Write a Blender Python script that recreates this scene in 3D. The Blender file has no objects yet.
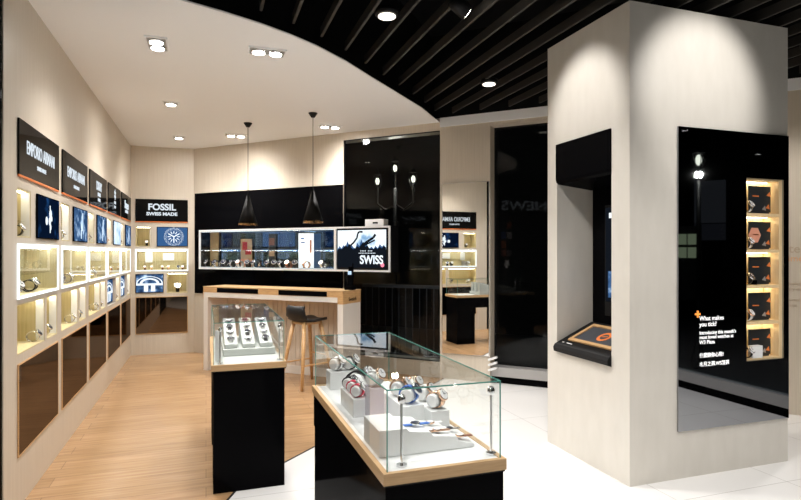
import bpy, math, random
from math import sin, cos, pi, radians
from mathutils import Vector, Matrix
random.seed(7)
S = bpy.context.scene
COL = S.collection

# ------------------------------------------------------------------ camera, world, exposure
cam = bpy.data.cameras.new('camera'); camo = bpy.data.objects.new('camera', cam); COL.objects.link(camo)
camo.location = (0, 0, 1.5); camo.rotation_euler = (pi/2, 0, -radians(18.903))
cam.sensor_width = 36; cam.lens = 568*36/801; cam.shift_y = 2.6/801; cam.clip_start = .05; cam.clip_end = 100
S.camera = camo
w = bpy.data.worlds.new('world'); S.world = w; w.use_nodes = True
w.node_tree.nodes['Background'].inputs[0].default_value = (.5, .6, .8, 1)
w.node_tree.nodes['Background'].inputs[1].default_value = .004
S.view_settings.view_transform = 'Standard'; S.view_settings.look = 'None'
S.view_settings.gamma = 1; S.view_settings.use_curve_mapping = False
S.view_settings.exposure = 0.30
S.cycles.max_bounces = 10; S.cycles.diffuse_bounces = 6; S.cycles.glossy_bounces = 6; S.cycles.transparent_max_bounces = 24
S.cycles.use_denoising = True; S.cycles.caustics_reflective = False; S.cycles.caustics_refractive = False
S.cycles.sample_clamp_indirect = 8

WARM = (1, .83, .64); NEUT = (1, .96, .93); COOL = (.85, .93, 1)
def spot(parent, loc, aim, power, angle=100, blend=.8, color=NEUT, radius=.04):
    l = bpy.data.lights.new('spot_light', 'SPOT'); l.energy = power; l.spot_size = radians(angle); l.spot_blend = blend
    l.color = color; l.shadow_soft_size = radius
    o = bpy.data.objects.new('spot_light', l); COL.objects.link(o); o.location = loc
    d = Vector(aim)-Vector(loc); o.rotation_euler = d.to_track_quat('-Z', 'Y').to_euler()
    o.parent = parent
    return o
K = 0.62   # overall lamp power

# ------------------------------------------------------------------ materials
def mat(name, color=(.8, .8, .8), rough=.5, metal=0, spec=.5, emit=None, es=0, coat=0):
    m = bpy.data.materials.new(name); m.use_nodes = True
    b = m.node_tree.nodes['Principled BSDF']
    b.inputs['Base Color'].default_value = (*color, 1); b.inputs['Roughness'].default_value = rough
    b.inputs['Metallic'].default_value = metal; b.inputs['Specular IOR Level'].default_value = spec
    b.inputs['Coat Weight'].default_value = coat
    if emit: b.inputs['Emission Color'].default_value = (*emit, 1); b.inputs['Emission Strength'].default_value = es
    return m
def nodes(m): return m.node_tree.nodes, m.node_tree.links, m.node_tree.nodes['Principled BSDF']
def grain(name, c1, c2, rough, scale, mscale, coat=0, bump=0):
    m = mat(name, c1, rough, coat=coat); n, l, b = nodes(m)
    tc = n.new('ShaderNodeTexCoord'); mp = n.new('ShaderNodeMapping'); nz = n.new('ShaderNodeTexNoise'); cr = n.new('ShaderNodeValToRGB')
    mp.inputs['Scale'].default_value = mscale; nz.inputs['Scale'].default_value = scale; nz.inputs['Detail'].default_value = 5
    cr.color_ramp.elements[0].position = .3; cr.color_ramp.elements[1].position = .7
    cr.color_ramp.elements[0].color = (*c1, 1); cr.color_ramp.elements[1].color = (*c2, 1)
    l.new(tc.outputs['Object'], mp.inputs[0]); l.new(mp.outputs[0], nz.inputs[0]); l.new(nz.outputs[0], cr.inputs[0]); l.new(cr.outputs[0], b.inputs['Base Color'])
    if bump:
        bp = n.new('ShaderNodeBump'); bp.inputs['Strength'].default_value = bump; l.new(nz.outputs[0], bp.inputs['Height']); l.new(bp.outputs[0], b.inputs['Normal'])
    return m
VENEER = grain('pale_veneer', (.56, .495, .405), (.62, .555, .46), .38, 3, (22, 22, .7))
PAINT = grain('column_laminate', (.62, .59, .53), (.66, .63, .57), .35, 2, (6, 6, 2))
CEIL = mat('ceiling_paint', (.90, .92, .94), .7)
OAK = grain('oak', (.52, .30, .13), (.66, .42, .20), .35, 4, (3, 3, 25))
OAKH = grain('oak_edge', (.48, .30, .14), (.60, .40, .21), .35, 4, (2, 2, 30))
NICHEWOOD = grain('niche_wood', (.52, .44, .24), (.66, .57, .34), .5, 4, (22, 22, .8))
YELWOOD = grain('honey_wood', (.78, .58, .31), (.86, .67, .40), .45, 4, (20, 20, 1))
BLACKM = mat('black_matte', (.004, .004, .0045), .5, spec=.2)
SLAT = mat('slat_paint', (.035, .032, .028), .5, spec=.3)
WHITE = mat('white_acrylic', (.86, .87, .87), .3)
PEARL = mat('pearl_leather', (.50, .52, .50), .45)
WHITEL = mat('white_leather', (.85, .85, .84), .45)
STEEL = mat('polished_steel', (.75, .76, .78), .18, 1)
MIRROR = mat('mirror', (.86, .86, .84), .015, 1)
DARKMIR = mat('dark_mirror', (.36, .37, .39), .02, 1)
BLUEMIR = mat('blue_back_mirror', (.05, .09, .16), .03, 1)
GREENE = mat('glass_edge', (.10, .32, .27), .15)
ORANGE = mat('orange_edge', (.75, .20, .05), .35)
GREYM = mat('grey_metal', (.42, .41, .40), .35, .3)
WLEG = mat('pale_leg_laminate', (.74, .70, .65), .35)
LEATHERB = mat('black_leather', (.010, .009, .009), .45, spec=.3)
RED = mat('red_strap', (.65, .03, .08), .5); BLUE = mat('blue_strap', (.04, .16, .55), .45); BROWN = mat('brown_strap', (.22, .07, .03), .5)
GOLD = mat('rose_gold', (.85, .55, .38), .2, 1)
DIALW = mat('white_dial', (.85, .85, .85), .25); DIALB = mat('dark_dial', (.02, .025, .05), .15)
def emis(name, c, s):
    m = bpy.data.materials.new(name); m.use_nodes = True; n = m.node_tree.nodes; n.clear()
    e = n.new('ShaderNodeEmission'); e.inputs[0].default_value = (*c, 1); e.inputs[1].default_value = s
    o = n.new('ShaderNodeOutputMaterial'); m.node_tree.links.new(e.outputs[0], o.inputs[0]); return m
LED = emis('led_strip', (.90, .98, 1), 1.3)
LEDW = emis('led_warm', (1, .93, .70), 14)
LEDC = emis('led_case', (.95, .98, 1), 20)
BULB = emis('bulb', (1, .95, .86), 22)
LANTERN = emis('lantern_glow', (1, .95, .75), 2.5)
LETTER = emis('lit_lettering', (.85, .93, 1), .75)
LETTERW = mat('white_lettering', (.85, .85, .85), .4, emit=(1, 1, 1), es=.55)
def gloss(name, c, k, rough):
    m = bpy.data.materials.new(name); m.use_nodes = True; n = m.node_tree.nodes; l = m.node_tree.links; n.clear()
    d = n.new('ShaderNodeBsdfDiffuse'); d.inputs[0].default_value = (*c, 1); g = n.new('ShaderNodeBsdfGlossy'); g.inputs['Roughness'].default_value = rough
    f = n.new('ShaderNodeFresnel'); f.inputs[0].default_value = 1.3; mu = n.new('ShaderNodeMath'); mu.operation = 'MULTIPLY'; mu.inputs[1].default_value = k
    x = n.new('ShaderNodeMixShader'); o = n.new('ShaderNodeOutputMaterial')
    l.new(f.outputs[0], mu.inputs[0]); l.new(mu.outputs[0], x.inputs[0]); l.new(d.outputs[0], x.inputs[1]); l.new(g.outputs[0], x.inputs[2]); l.new(x.outputs[0], o.inputs[0])
    return m
BLACK = gloss('black_laminate', (.0025, .0025, .003), .12, .08)
BRONZE = bpy.data.materials.new('bronze_mirror'); BRONZE.use_nodes = True
def _bz():
    n = BRONZE.node_tree.nodes; n.clear(); g = n.new('ShaderNodeBsdfGlossy'); g.inputs[0].default_value = (.17, .135, .11, 1); g.inputs['Roughness'].default_value = .03
    o = n.new('ShaderNodeOutputMaterial'); BRONZE.node_tree.links.new(g.outputs[0], o.inputs[0])
_bz()
SIGNB = gloss('black_sign_acrylic', (.006, .006, .006), .5, .04)
def glass(name, tint=(1, 1, 1), k=1.0):
    m = bpy.data.materials.new(name); m.use_nodes = True; n = m.node_tree.nodes; l = m.node_tree.links; n.clear()
    t = n.new('ShaderNodeBsdfTransparent'); t.inputs[0].default_value = (*tint, 1)
    g = n.new('ShaderNodeBsdfGlossy'); g.inputs['Roughness'].default_value = 0.0
    f = n.new('ShaderNodeFresnel'); f.inputs[0].default_value = 1.5
    mu = n.new('ShaderNodeMath'); mu.operation = 'MULTIPLY'; mu.inputs[1].default_value = k
    x = n.new('ShaderNodeMixShader'); o = n.new('ShaderNodeOutputMaterial')
    ge = n.new('ShaderNodeNewGeometry'); iv = n.new('ShaderNodeMath'); iv.operation = 'SUBTRACT'; iv.inputs[0].default_value = 1; l.new(ge.outputs['Backfacing'], iv.inputs[1])
    m2 = n.new('ShaderNodeMath'); m2.operation = 'MULTIPLY'; l.new(mu.outputs[0], m2.inputs[0]); l.new(iv.outputs[0], m2.inputs[1])
    l.new(f.outputs[0], mu.inputs[0]); l.new(m2.outputs[0], x.inputs[0]); l.new(t.outputs[0], x.inputs[1]); l.new(g.outputs[0], x.inputs[2]); l.new(x.outputs[0], o.inputs[0])
    return m
GLASS = glass('clear_glass', (.985, .995, .99)); WGLASS = glass('window_glass', (.88, .92, .94), .5)
def screen_mat(name, dark, mid, light, scale, s, p=(.35, .55, .75)):
    m = bpy.data.materials.new(name); m.use_nodes = True; n = m.node_tree.nodes; l = m.node_tree.links; n.clear()
    tc = n.new('ShaderNodeTexCoord'); nz = n.new('ShaderNodeTexNoise'); nz.inputs['Scale'].default_value = scale; nz.inputs['Detail'].default_value = 4
    cr = n.new('ShaderNodeValToRGB'); e = cr.color_ramp.elements
    e[0].position = p[0]; e[0].color = (*dark, 1); e[1].position = p[2]; e[1].color = (*light, 1); q = e.new(p[1]); q.color = (*mid, 1)
    em = n.new('ShaderNodeEmission'); em.inputs[1].default_value = s; o = n.new('ShaderNodeOutputMaterial')
    l.new(tc.outputs['Object'], nz.inputs[0]); l.new(nz.outputs[0], cr.inputs[0]); l.new(cr.outputs[0], em.inputs[0]); l.new(em.outputs[0], o.inputs[0]); return m
SCR_DARK = screen_mat('screen_dark_blue', (.002, .006, .02), (.01, .05, .16), (.20, .45, .8), 7, 1, (.54, .66, .80))
SCR_BLUE = screen_mat('screen_mid_blue', (.008, .018, .05), (.05, .12, .26), (.6, .78, 1), 11, 1)
SCR_PALE = screen_mat('screen_pale', (.25, .45, .75), (.7, .85, 1), (1, 1, 1), 5, 1)
SCR_SKY = screen_mat('screen_sky', (.20, .38, .60), (.75, .88, 1), (.92, .97, 1), 5, 1, (.30, .42, .6))
SCR_BLK = emis('screen_black', (.006, .008, .012), 1)
SCR_WHT = emis('screen_white', (.85, .93, 1), 1)
SCR_MIDB = emis('screen_steel_blue', (.035, .10, .24), 1)
CARDW = mat('white_card', (.85, .85, .85), .5)
CARDD = mat('dark_card', (.016, .02, .024), .4); ORG = mat('orange_print', (.8, .22, .05), .5); TAN = mat('tan_print', (.62, .45, .30), .6)
SALMON = mat('salmon_print', (.8, .36, .24), .5); REDP = mat('red_print', (.6, .02, .04), .5)

def floor_wood():
    m = mat('oak_floor', (.5, .35, .2), .26); n, l, b = nodes(m)
    tc = n.new('ShaderNodeTexCoord'); br = n.new('ShaderNodeTexBrick'); br.inputs['Scale'].default_value = 1
    br.inputs['Brick Width'].default_value = 1.9; br.inputs['Row Height'].default_value = .16; br.inputs['Mortar Size'].default_value = .0022
    br.inputs['Color1'].default_value = (.44, .275, .145, 1); br.inputs['Color2'].default_value = (.355, .22, .112, 1); br.inputs['Mortar'].default_value = (.25, .16, .09, 1)
    br.inputs['Bias'].default_value = -.1
    mp = n.new('ShaderNodeMapping'); mp.inputs['Scale'].default_value = (1.2, 14, 1); nz = n.new('ShaderNodeTexNoise'); nz.inputs['Scale'].default_value = 2.2; nz.inputs['Detail'].default_value = 7
    cr = n.new('ShaderNodeValToRGB'); cr.color_ramp.elements[0].color = (.78, .74, .70, 1); cr.color_ramp.elements[0].position = .3; cr.color_ramp.elements[1].color = (1.08, 1.07, 1.05, 1); cr.color_ramp.elements[1].position = .7
    mx = n.new('ShaderNodeMix'); mx.data_type = 'RGBA'; mx.blend_type = 'MULTIPLY'; mx.inputs[0].default_value = 1
    l.new(tc.outputs['Object'], br.inputs[0]); l.new(tc.outputs['Object'], mp.inputs[0]); l.new(mp.outputs[0], nz.inputs[0]); l.new(nz.outputs[0], cr.inputs[0])
    l.new(br.outputs[0], mx.inputs[6]); l.new(cr.outputs[0], mx.inputs[7]); l.new(mx.outputs[2], b.inputs['Base Color']); return m
def floor_tile():
    m = mat('white_floor_tile', (.7, .7, .68), .22); n, l, b = nodes(m)
    tc = n.new('ShaderNodeTexCoord'); br = n.new('ShaderNodeTexBrick'); br.inputs['Scale'].default_value = 1; br.offset = 0
    br.inputs['Brick Width'].default_value = .9; br.inputs['Row Height'].default_value = .9; br.inputs['Mortar Size'].default_value = .0025
    br.inputs['Color1'].default_value = (.82, .815, .80, 1); br.inputs['Color2'].default_value = (.79, .785, .77, 1); br.inputs['Mortar'].default_value = (.5, .49, .47, 1)
    l.new(tc.outputs['Object'], br.inputs[0]); l.new(br.outputs[0], b.inputs['Base Color']); return m
FWOOD = floor_wood(); FTILE = floor_tile()

# ------------------------------------------------------------------ mesh helpers
class MB:
    def __init__(s): s.v = []; s.f = []
    def add(s, vs, fs, M=None):
        o = len(s.v); s.v += [tuple(M @ Vector(v)) if M else tuple(v) for v in vs]; s.f += [tuple(i+o for i in f) for f in fs]; return s
    def box(s, a, b, M=None):
        x0, y0, z0 = a; x1, y1, z1 = b
        return s.add([(x0,y0,z0),(x1,y0,z0),(x1,y1,z0),(x0,y1,z0),(x0,y0,z1),(x1,y0,z1),(x1,y1,z1),(x0,y1,z1)],
                     [(0,3,2,1),(4,5,6,7),(0,1,5,4),(1,2,6,5),(2,3,7,6),(3,0,4,7)], M)
    def prism(s, pts, z0, z1, M=None):     # pts xy, ccw
        n = len(pts)
        return s.add([(x,y,z0) for x,y in pts]+[(x,y,z1) for x,y in pts], [tuple(range(n-1,-1,-1)), tuple(range(n,2*n))]+[(i,(i+1)%n,(i+1)%n+n,i+n) for i in range(n)], M)
    def prism_xz(s, pts, y0, y1, M=None):
        n = len(pts)
        return s.add([(x,y0,z) for x,z in pts]+[(x,y1,z) for x,z in pts], [tuple(range(n)), tuple(range(2*n-1,n-1,-1))]+[(i,i+n,(i+1)%n+n,(i+1)%n) for i in range(n)], M)
    def lathe(s, prof, M=None, n=20):      # prof (r,z) bottom to top, axis z
        vs = []; fs = []
        for r, z in prof:
            for k in range(n): vs.append((r*cos(2*pi*k/n), r*sin(2*pi*k/n), z))
        for i in range(len(prof)-1):
            for k in range(n): a = i*n+k; b = i*n+(k+1) % n; fs.append((a, b, b+n, a+n))
        fs.append(tuple(range(n-1, -1, -1))); fs.append(tuple((len(prof)-1)*n+k for k in range(n)))
        return s.add(vs, fs, M)
    def rod(s, p, q, r, r2=None, n=10):
        p = Vector(p); q = Vector(q); d = q-p; M = Matrix.Translation(p) @ d.to_track_quat('Z', 'Y').to_matrix().to_4x4()
        return s.lathe([(r, 0), (r if r2 is None else r2, d.length)], M, n)
    def ball(s, c, r, n=12, sz=1):
        return s.lathe([(max(.001, r*sin(pi*i/8)), -r*cos(pi*i/8)*sz) for i in range(9)], Matrix.Translation(c), n)
    def obj(s, name, m, parent=None, smooth=False, bevel=0):
        me = bpy.data.meshes.new(name); me.from_pydata(s.v, [], s.f); me.update(); me.materials.append(m)
        if smooth: me.shade_smooth() if hasattr(me, 'shade_smooth') else None
        o = bpy.data.objects.new(name, me); COL.objects.link(o); o.parent = parent
        if smooth:
            for p in me.polygons: p.use_smooth = len(p.vertices) == 4
        if bevel:
            bv = o.modifiers.new('b', 'BEVEL'); bv.width = bevel; bv.segments = 2; bv.limit_method = 'ANGLE'
        return o
def box(a, b): return MB().box(a, b)
def tag(o, label=None, cat=None, group=None, kind=None):
    if label: o['label'] = label
    if cat: o['category'] = cat
    if group: o['group'] = group
    if kind: o['kind'] = kind
    return o
def thing(name, label, cat, loc=(0, 0, 0), rz=0, group=None):
    o = bpy.data.objects.new(name, None); COL.objects.link(o); o.location = loc; o.rotation_euler = (0, 0, rz); o.empty_display_size = .1
    return tag(o, label, cat, group)
def struct(o): o['kind'] = 'structure'; return o
def dup(root, loc, rz, label=None, group=None, scale=None, swap=None):
    r = root.copy(); COL.objects.link(r); r.location = loc; r.rotation_euler = (0, 0, rz)
    if label: r['label'] = label
    if group: r['group'] = group
    if scale: r.scale = (scale,)*3
    for ch in list(root.children):
        c = ch.copy(); COL.objects.link(c); c.parent = r
        if swap and ch.name.split('.')[0] in swap:
            c.data = c.data.copy(); c.data.materials[0] = swap[ch.name.split('.')[0]]
        for g in list(ch.children):
            d = g.copy(); COL.objects.link(d); d.parent = c
    return r
def text(body, size, loc, m, parent, name='lettering', align='LEFT', bold=0, rot=(pi/2, 0, 0), sx=1, depth=.002, space=1):
    c = bpy.data.curves.new(name, 'FONT'); c.body = body; c.size = size; c.align_x = align; c.extrude = depth; c.offset = bold; c.space_character = space
    c.materials.append(m); o = bpy.data.objects.new(name, c); COL.objects.link(o); o.location = loc; o.rotation_euler = rot; o.scale = (sx, 1, 1); o.parent = parent
    bpy.context.view_layer.update(); me = bpy.data.meshes.new_from_object(o.evaluated_get(bpy.context.evaluated_depsgraph_get()))
    p = bpy.data.objects.new(name, me); COL.objects.link(p); p.location = loc; p.rotation_euler = rot; p.scale = (sx, 1, 1); p.parent = parent
    bpy.data.objects.remove(o); return p
def plate(holes, x0, x1, z0, z1, y0, y1, mb=None):
    """wall plate in local xz with rectangular holes (x0,x1,z0,z1)"""
    mb = mb or MB()
    xs = sorted({x0, x1, *[h[0] for h in holes], *[h[1] for h in holes]}); zs = sorted({z0, z1, *[h[2] for h in holes], *[h[3] for h in holes]})
    vid = {}
    def V(i, j, k):
        if (i, j, k) not in vid: vid[(i, j, k)] = len(mb.v); mb.v.append((xs[i], (y0, y1)[k], zs[j]))
        return vid[(i, j, k)]
    nx, nz = len(xs)-1, len(zs)-1
    solid = [[not any(h[0] <= (xs[i]+xs[i+1])/2 <= h[1] and h[2] <= (zs[j]+zs[j+1])/2 <= h[3] for h in holes) for j in range(nz)] for i in range(nx)]
    g = lambda i, j: 0 <= i < nx and 0 <= j < nz and solid[i][j]
    for i in range(nx):
        for j in range(nz):
            if not solid[i][j]: continue
            mb.f.append((V(i,j,0), V(i+1,j,0), V(i+1,j+1,0), V(i,j+1,0))); mb.f.append((V(i,j,1), V(i,j+1,1), V(i+1,j+1,1), V(i+1,j,1)))
            if not g(i-1, j): mb.f.append((V(i,j,0), V(i,j+1,0), V(i,j+1,1), V(i,j,1)))
            if not g(i+1, j): mb.f.append((V(i+1,j,0), V(i+1,j,1), V(i+1,j+1,1), V(i+1,j+1,0)))
            if not g(i, j-1): mb.f.append((V(i,j,0), V(i,j,1), V(i+1,j,1), V(i+1,j,0)))
            if not g(i, j+1): mb.f.append((V(i,j+1,0), V(i+1,j+1,0), V(i+1,j+1,1), V(i,j+1,1)))
    return mb
def frame(mb, x0, x1, z0, z1, t, y0, y1):
    mb.box((x0, y0, z0), (x1, y1, z0+t)); mb.box((x0, y0, z1-t), (x1, y1, z1)); mb.box((x0, y0, z0+t), (x0+t, y1, z1-t)); mb.box((x1-t, y0, z0+t), (x1, y1, z1-t)); return mb
def liner(mb, x0, x1, z0, z1, d, t=.008, y0=.002):
    """open fronted box lining a hole"""
    frame(mb, x0, x1, z0, z1, t, y0, d); mb.box((x0, d, z0), (x1, d+t, z1)); return mb

# ------------------------------------------------------------------ frames of reference of the walls
XL, YB, ZC = -1.04, 9.111, 3.06
R45 = -pi/4; O45 = Vector((-.175, 9.111, 0)); D45 = Vector((.7071, -.7071, 0)); N45 = Vector((.7071, .7071, 0))
def W45(s, d=0, z=0): return tuple(O45 + D45*s + N45*d + Vector((0, 0, z)))
curve = [(-1.04, 3.70), (-.6, 3.71), (-.153, 3.76), (.1, 3.86), (.363, 3.985), (.572, 4.11), (.80, 4.275), (1.076, 4.53), (1.419, 4.90), (1.817, 5.32), (2.2, 5.725), (2.645, 6.29)]
def curve_y(x):
    for (a, b), (c, d) in zip(curve, curve[1:]):
        if a <= x <= c: return b+(d-b)*(x-a)/(c-a)
    return 8.936-x-.03

# ------------------------------------------------------------------ structure
split = [(-1.04, 1.3), (-.4, 2.4), (.207, 3.788), (2.69, 6.246)]
wood = MB().prism([(-1.3, 9.35)]+[(-1.3, 1.3)]+split+[(-.10, 9.35)], -.05, 0)
struct(wood.obj('floor', FWOOD))
struct(MB().prism([(-1.3, -4), (5.5, -4), (5.5, 3.7), (2.9, 6.3)]+[split[3], split[2], split[1], split[0]]+[(-1.3, 1.3)], -.05, 0).obj('floor', FTILE))
tr = MB()
for (a, b), (c, d) in zip(split, split[1:]):
    dx, dy = c-a, d-b; L = math.hypot(dx, dy); nx, ny = -dy/L*.007, dx/L*.007
    tr.prism([(a-nx, b-ny), (c-nx, d-ny), (c+nx, d+ny), (a+nx, b+ny)], 0, .002)
struct(tr.obj('trim_1', BLACKM))
struct(MB().prism([(x, y) for x, y in curve]+[(2.645, 6.291), (-.175, 9.111), (-1.04, 9.111)], ZC, ZC+.010).obj('ceiling', CEIL))
fas = MB()
for (a, b), (c, d) in zip(curve, curve[1:]):
    fas.box((0, 0, 0), (0, 0, 0)) if False else fas.prism([(a, b+.16), (c, d+.16), (c, d+.2), (a, b+.2)], ZC+.012, 4.1)
struct(fas.obj('trim_2', BLACKM))
struct(box((-1.3, -4.2, 4.1), (5.6, 9.4, 4.15)).obj('ceiling', BLACKM))

# the left wall with its five display bays; local x = +Y, local y = into the wall
PITCH, BW = 1.066, .945
R1 = (1.590, 1.883); RL = (1.232, 1.547); R3 = (.897, 1.198); RM = (.303, .847); RS = (1.947, 2.287)
def bay_holes(u, wd, flip=False):
    a = .275/.945*wd; g = .06
    h = [(u, u+a, *R1), (u, u+wd, *RL)]
    if not flip: h += [(u, u+.60, *R3), (u+.65, u+wd, *R3)]
    else: h += [(u+wd*.59, u+wd, *R3)]
    return h
bays = [3.85+PITCH*i for i in range(5)]; bays[4] = 8.10; 
holes = []
for u in bays: holes += bay_holes(u-3.615, BW)
wl = struct(plate(holes, 0, YB-3.615+.3, 0, ZC+.03, 0, .26).obj('wall_left', VENEER)); wl.location = (XL, 3.615, 0); wl.rotation_euler = (0, 0, pi/2)
wb = struct(plate([(h[0]+1.04, h[1]+1.04, h[2], h[3]) for h in bay_holes(-.975, .717, True)], -.3, .865, 0, ZC+.03, 0, .24).obj('wall_back', VENEER)); wb.location = (-1.04, YB, 0)
w2 = [(2.642, 3.998, .187, 2.965), (4.62, 5.65, 0, 2.965)]
w45 = struct(plate(w2, 0, 7.66, 0, ZC+.05, 0, .03).obj('wall_right', VENEER)); w45.location = O45; w45.rotation_euler = (0, 0, R45)
w45b = struct(plate([(2.25, 4.02, .187, 2.965), w2[1]], 0, 7.66, 0, ZC+.05, .03, .22).obj('wall_right', VENEER)); w45b.location = O45; w45b.rotation_euler = (0, 0, R45)
hd = struct(box((4.0, -.012, 3.0), (7.66, 0, ZC+.05)).obj('trim_3', CEIL)); hd.location = O45; hd.rotation_euler = (0, 0, R45)
up = struct(box((3.9, .0, ZC+.05), (7.7, .2, 4.1)).obj('wall_upper', BLACKM)); up.location = O45; up.rotation_euler = (0, 0, R45)
# windows
for k, (a, b, z0, z1) in enumerate(w2):
    win = thing('window_%d' % (k+1), None, None, O45, R45); win['kind'] = 'structure'
    dep = .025 if k == 0 else .17
    zz = .187
    struct(box((a, dep, zz), (b, dep+.012, z1)).obj('window_pane', WGLASS, win))
    if k == 1:
        struct(box((a, .02, .08), (b, dep+.03, .187)).obj('window_sill', GREYM, win)); struct(box((a, .05, 0), (b, dep+.03, .08)).obj('window_plinth', BLACK, win))
        struct(frame(MB(), a, b, .187, z1, .012, dep-.005, dep+.02).obj('window_frame', BLACKM, win))
    else:
        struct(frame(MB(), a, b, z0, z1, .008, dep-.012, dep+.02).obj('window_frame', BLACKM, win))
# glazed shop front at the right, seen in the column mirror
sf = thing('window_3', None, None, (5.0, -.3, 0)); sf['kind'] = 'structure'
struct(box((0, -3.7, 0), (.12, 3.65, .08)).obj('window_plinth', BLACK, sf)); struct(box((0, -3.7, .08), (.12, 3.65, .187)).obj('window_sill', GREYM, sf))
struct(box((.05, -3.7, .187), (.062, 3.65, 2.96)).obj('window_pane', WGLASS, sf)); struct(box((0, -3.7, 2.96), (.12, 3.65, 4.1)).obj('window_header', BLACKM, sf))
struct(MB().prism([(5.0, 3.35), (5.12, 3.35), (5.35, 3.62), (5.25, 3.69)], 0, 4.1).obj('wall_corner', VENEER))
struct(box((-1.3, -4.2, 0), (5.6, -4, 4.1)).obj('wall_front', BLACKM))
# black lettered panel where the left wall stops
npn = thing('wall_panel', 'black full-height lettered panel just left of the display wall', 'panel', (XL, 0, 0), pi/2)
box((1.2, .004, 0), (3.605, .1, 3.06)).obj('board', BLACK, npn)
text('NEWS', .27, (2.44, .001, 2.37), LETTER, npn, bold=.004, sx=1.45)
cd = MB()
for i, (x, z, m) in enumerate([(3.34, 1.98, ORG), (3.34, 1.78, CARDW), (3.47, 1.78, BLUE), (3.47, 1.60, ORG), (3.34, 1.42, CARDW), (3.47, 1.42, SALMON), (3.40, 1.2, CARDW)]):
    box((x-.055, -.002, z), (x+.055, .003, z+.14)).obj('printed_card', m, npn)
struct(box((-1.3, -4, 0), (-1.06, 1.2, 4.1)).obj('wall_side', VENEER))
struct(box((-1.3, 1.2, 3.06), (-1.04, 3.70, 4.1)).obj('wall_side_upper', BLACKM))

# ------------------------------------------------------------------ column
CX, CY, CX1, CY1, CH = 2.565, 2.964, 3.96, 3.885, 3.115
core = MB()
# left face (x = CX) has a kiosk niche y 3.136..3.759 z .74..2.33 ; front face (y = CY) holds the mirror with a shelf niche
colm = thing('column', None, None); colm['kind'] = 'structure'
ls = plate([(CY1-3.759, CY1-3.136, .74, 2.33)], 0, CY1-CY, 0, CH, 0, .03).obj('column_panel', PAINT, colm); ls.location = (CX, CY1, 0); ls.rotation_euler = (0, 0, -pi/2); struct(ls)
fs = plate([(3.55-CX, 3.904-CX, .745, 2.02)], .03, CX1-CX, 0, CH, 0, .03).obj('column_panel', PAINT, colm); fs.location = (CX, CY, 0); struct(fs)
struct(box((CX1-.03, CY+.03, 0), (CX1, CY1, CH)).obj('column_panel', PAINT, colm)); struct(box((CX+.03, CY1-.03, 0), (CX1-.03, CY1, CH)).obj('column_panel', PAINT, colm))
struct(box((CX+.03, CY+.03, CH-.03), (CX1-.03, CY1-.03, CH)).obj('column_top', PAINT, colm))

# slats of the open ceiling, one object each
first = None; xs = .114-.24*4; k = 0
while xs < 5.2:
    yend = curve_y(xs)
    if xs < -.2: yend = 3.7
    o = MB().box((xs-.010, -3.9, 3.145), (xs+.010, min(yend-.01, 6.2), 3.215)).obj('ceiling_slat', SLAT)
    o['kind'] = 'structure'
    xs += .24; k += 1

# ------------------------------------------------------------------ watches
def make_watch(strap=LEATHERB, case=STEEL, dial=DIALW, loc=(0, 0, 0), rz=0, label='', group=None, lean=35, name='wristwatch', s=1):
    t = thing(name, label, 'watch', loc, rz, group)
    # closed strap loop standing on its lower edge, axis along local x; dial looks towards -y, leaning back
    R0 = .027; n = 22; mb = MB(); vs = []; fs = []
    for i in range(n):
        a = 2*pi*i/n; wd = .011
        for (x, r) in ((-wd, R0), (wd, R0), (wd, R0-.0035), (-wd, R0-.0035)):
            vs.append((x, -r*1.12*sin(a), r*cos(a)))
    for i in range(n):
        for q in range(4): fs.append((i*4+q, i*4+(q+1) % 4, ((i+1) % n)*4+(q+1) % 4, ((i+1) % n)*4+q))
    M = Matrix.Translation((0, 0, R0))
    mb.add(vs, fs, M).obj('strap', strap, t, smooth=True)
    Rm = Matrix.Translation((0, 0, R0)) @ Matrix.Rotation(radians(90-lean), 4, 'X') @ Matrix.Translation((0, 0, R0*1.02))
    c = MB().lathe([(.016, 0), (.0205, .002), (.0205, .008), (.0185, .010)], Rm, 24); c.rod(Rm @ Vector((.020, 0, .005)), Rm @ Vector((.025, 0, .005)), .003)
    co = c.obj('case', case, t, smooth=True)
    MB().lathe([(.0165, .0095), (.0165, .0108)], Rm, 24).obj('dial', dial, t)
    hd = MB().box((-.001, -.001, .0109), (.001, .012, .0115), Rm); hd.box((-.001, -.001, .0109), (.009, .001, .0115), Rm)
    hd.obj('hands', DIALB if dial is not DIALB else DIALW, t)
    t.scale = (s,)*3
    return t
PROTO = {}
kinds = {'blackwhite': (LEATHERB, STEEL, DIALW), 'steelblue': (STEEL, STEEL, DIALB), 'steelwhite': (STEEL, STEEL, DIALW), 'brown': (BROWN, GOLD, DIALW), 'gold': (GOLD, GOLD, DIALW),
         'red': (RED, STEEL, DIALW), 'white': (WHITEL, GOLD, DIALW), 'blue': (BLUE, STEEL, DIALB), 'black': (LEATHERB, STEEL, DIALB)}
words = {'blackwhite': 'black-strapped white-faced watch', 'steelblue': 'steel dark-faced watch', 'steelwhite': 'steel white-faced watch', 'brown': 'brown-strapped watch',
         'gold': 'gold bracelet watch', 'red': 'red-strapped watch', 'white': 'white-strapped watch', 'blue': 'blue-strapped watch', 'black': 'all-dark watch'}
def watch(kind, loc, rz, where, group=None, s=1):
    lab = words[kind]+' '+where
    if kind not in PROTO: PROTO[kind] = make_watch(*kinds[kind], loc=loc, rz=rz, label=lab, s=s); o = PROTO[kind]
    else:
        o = dup(PROTO[kind], loc, rz, lab, scale=s)
    if group: o['group'] = group
    elif 'group' in o: del o['group']
    return o
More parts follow.
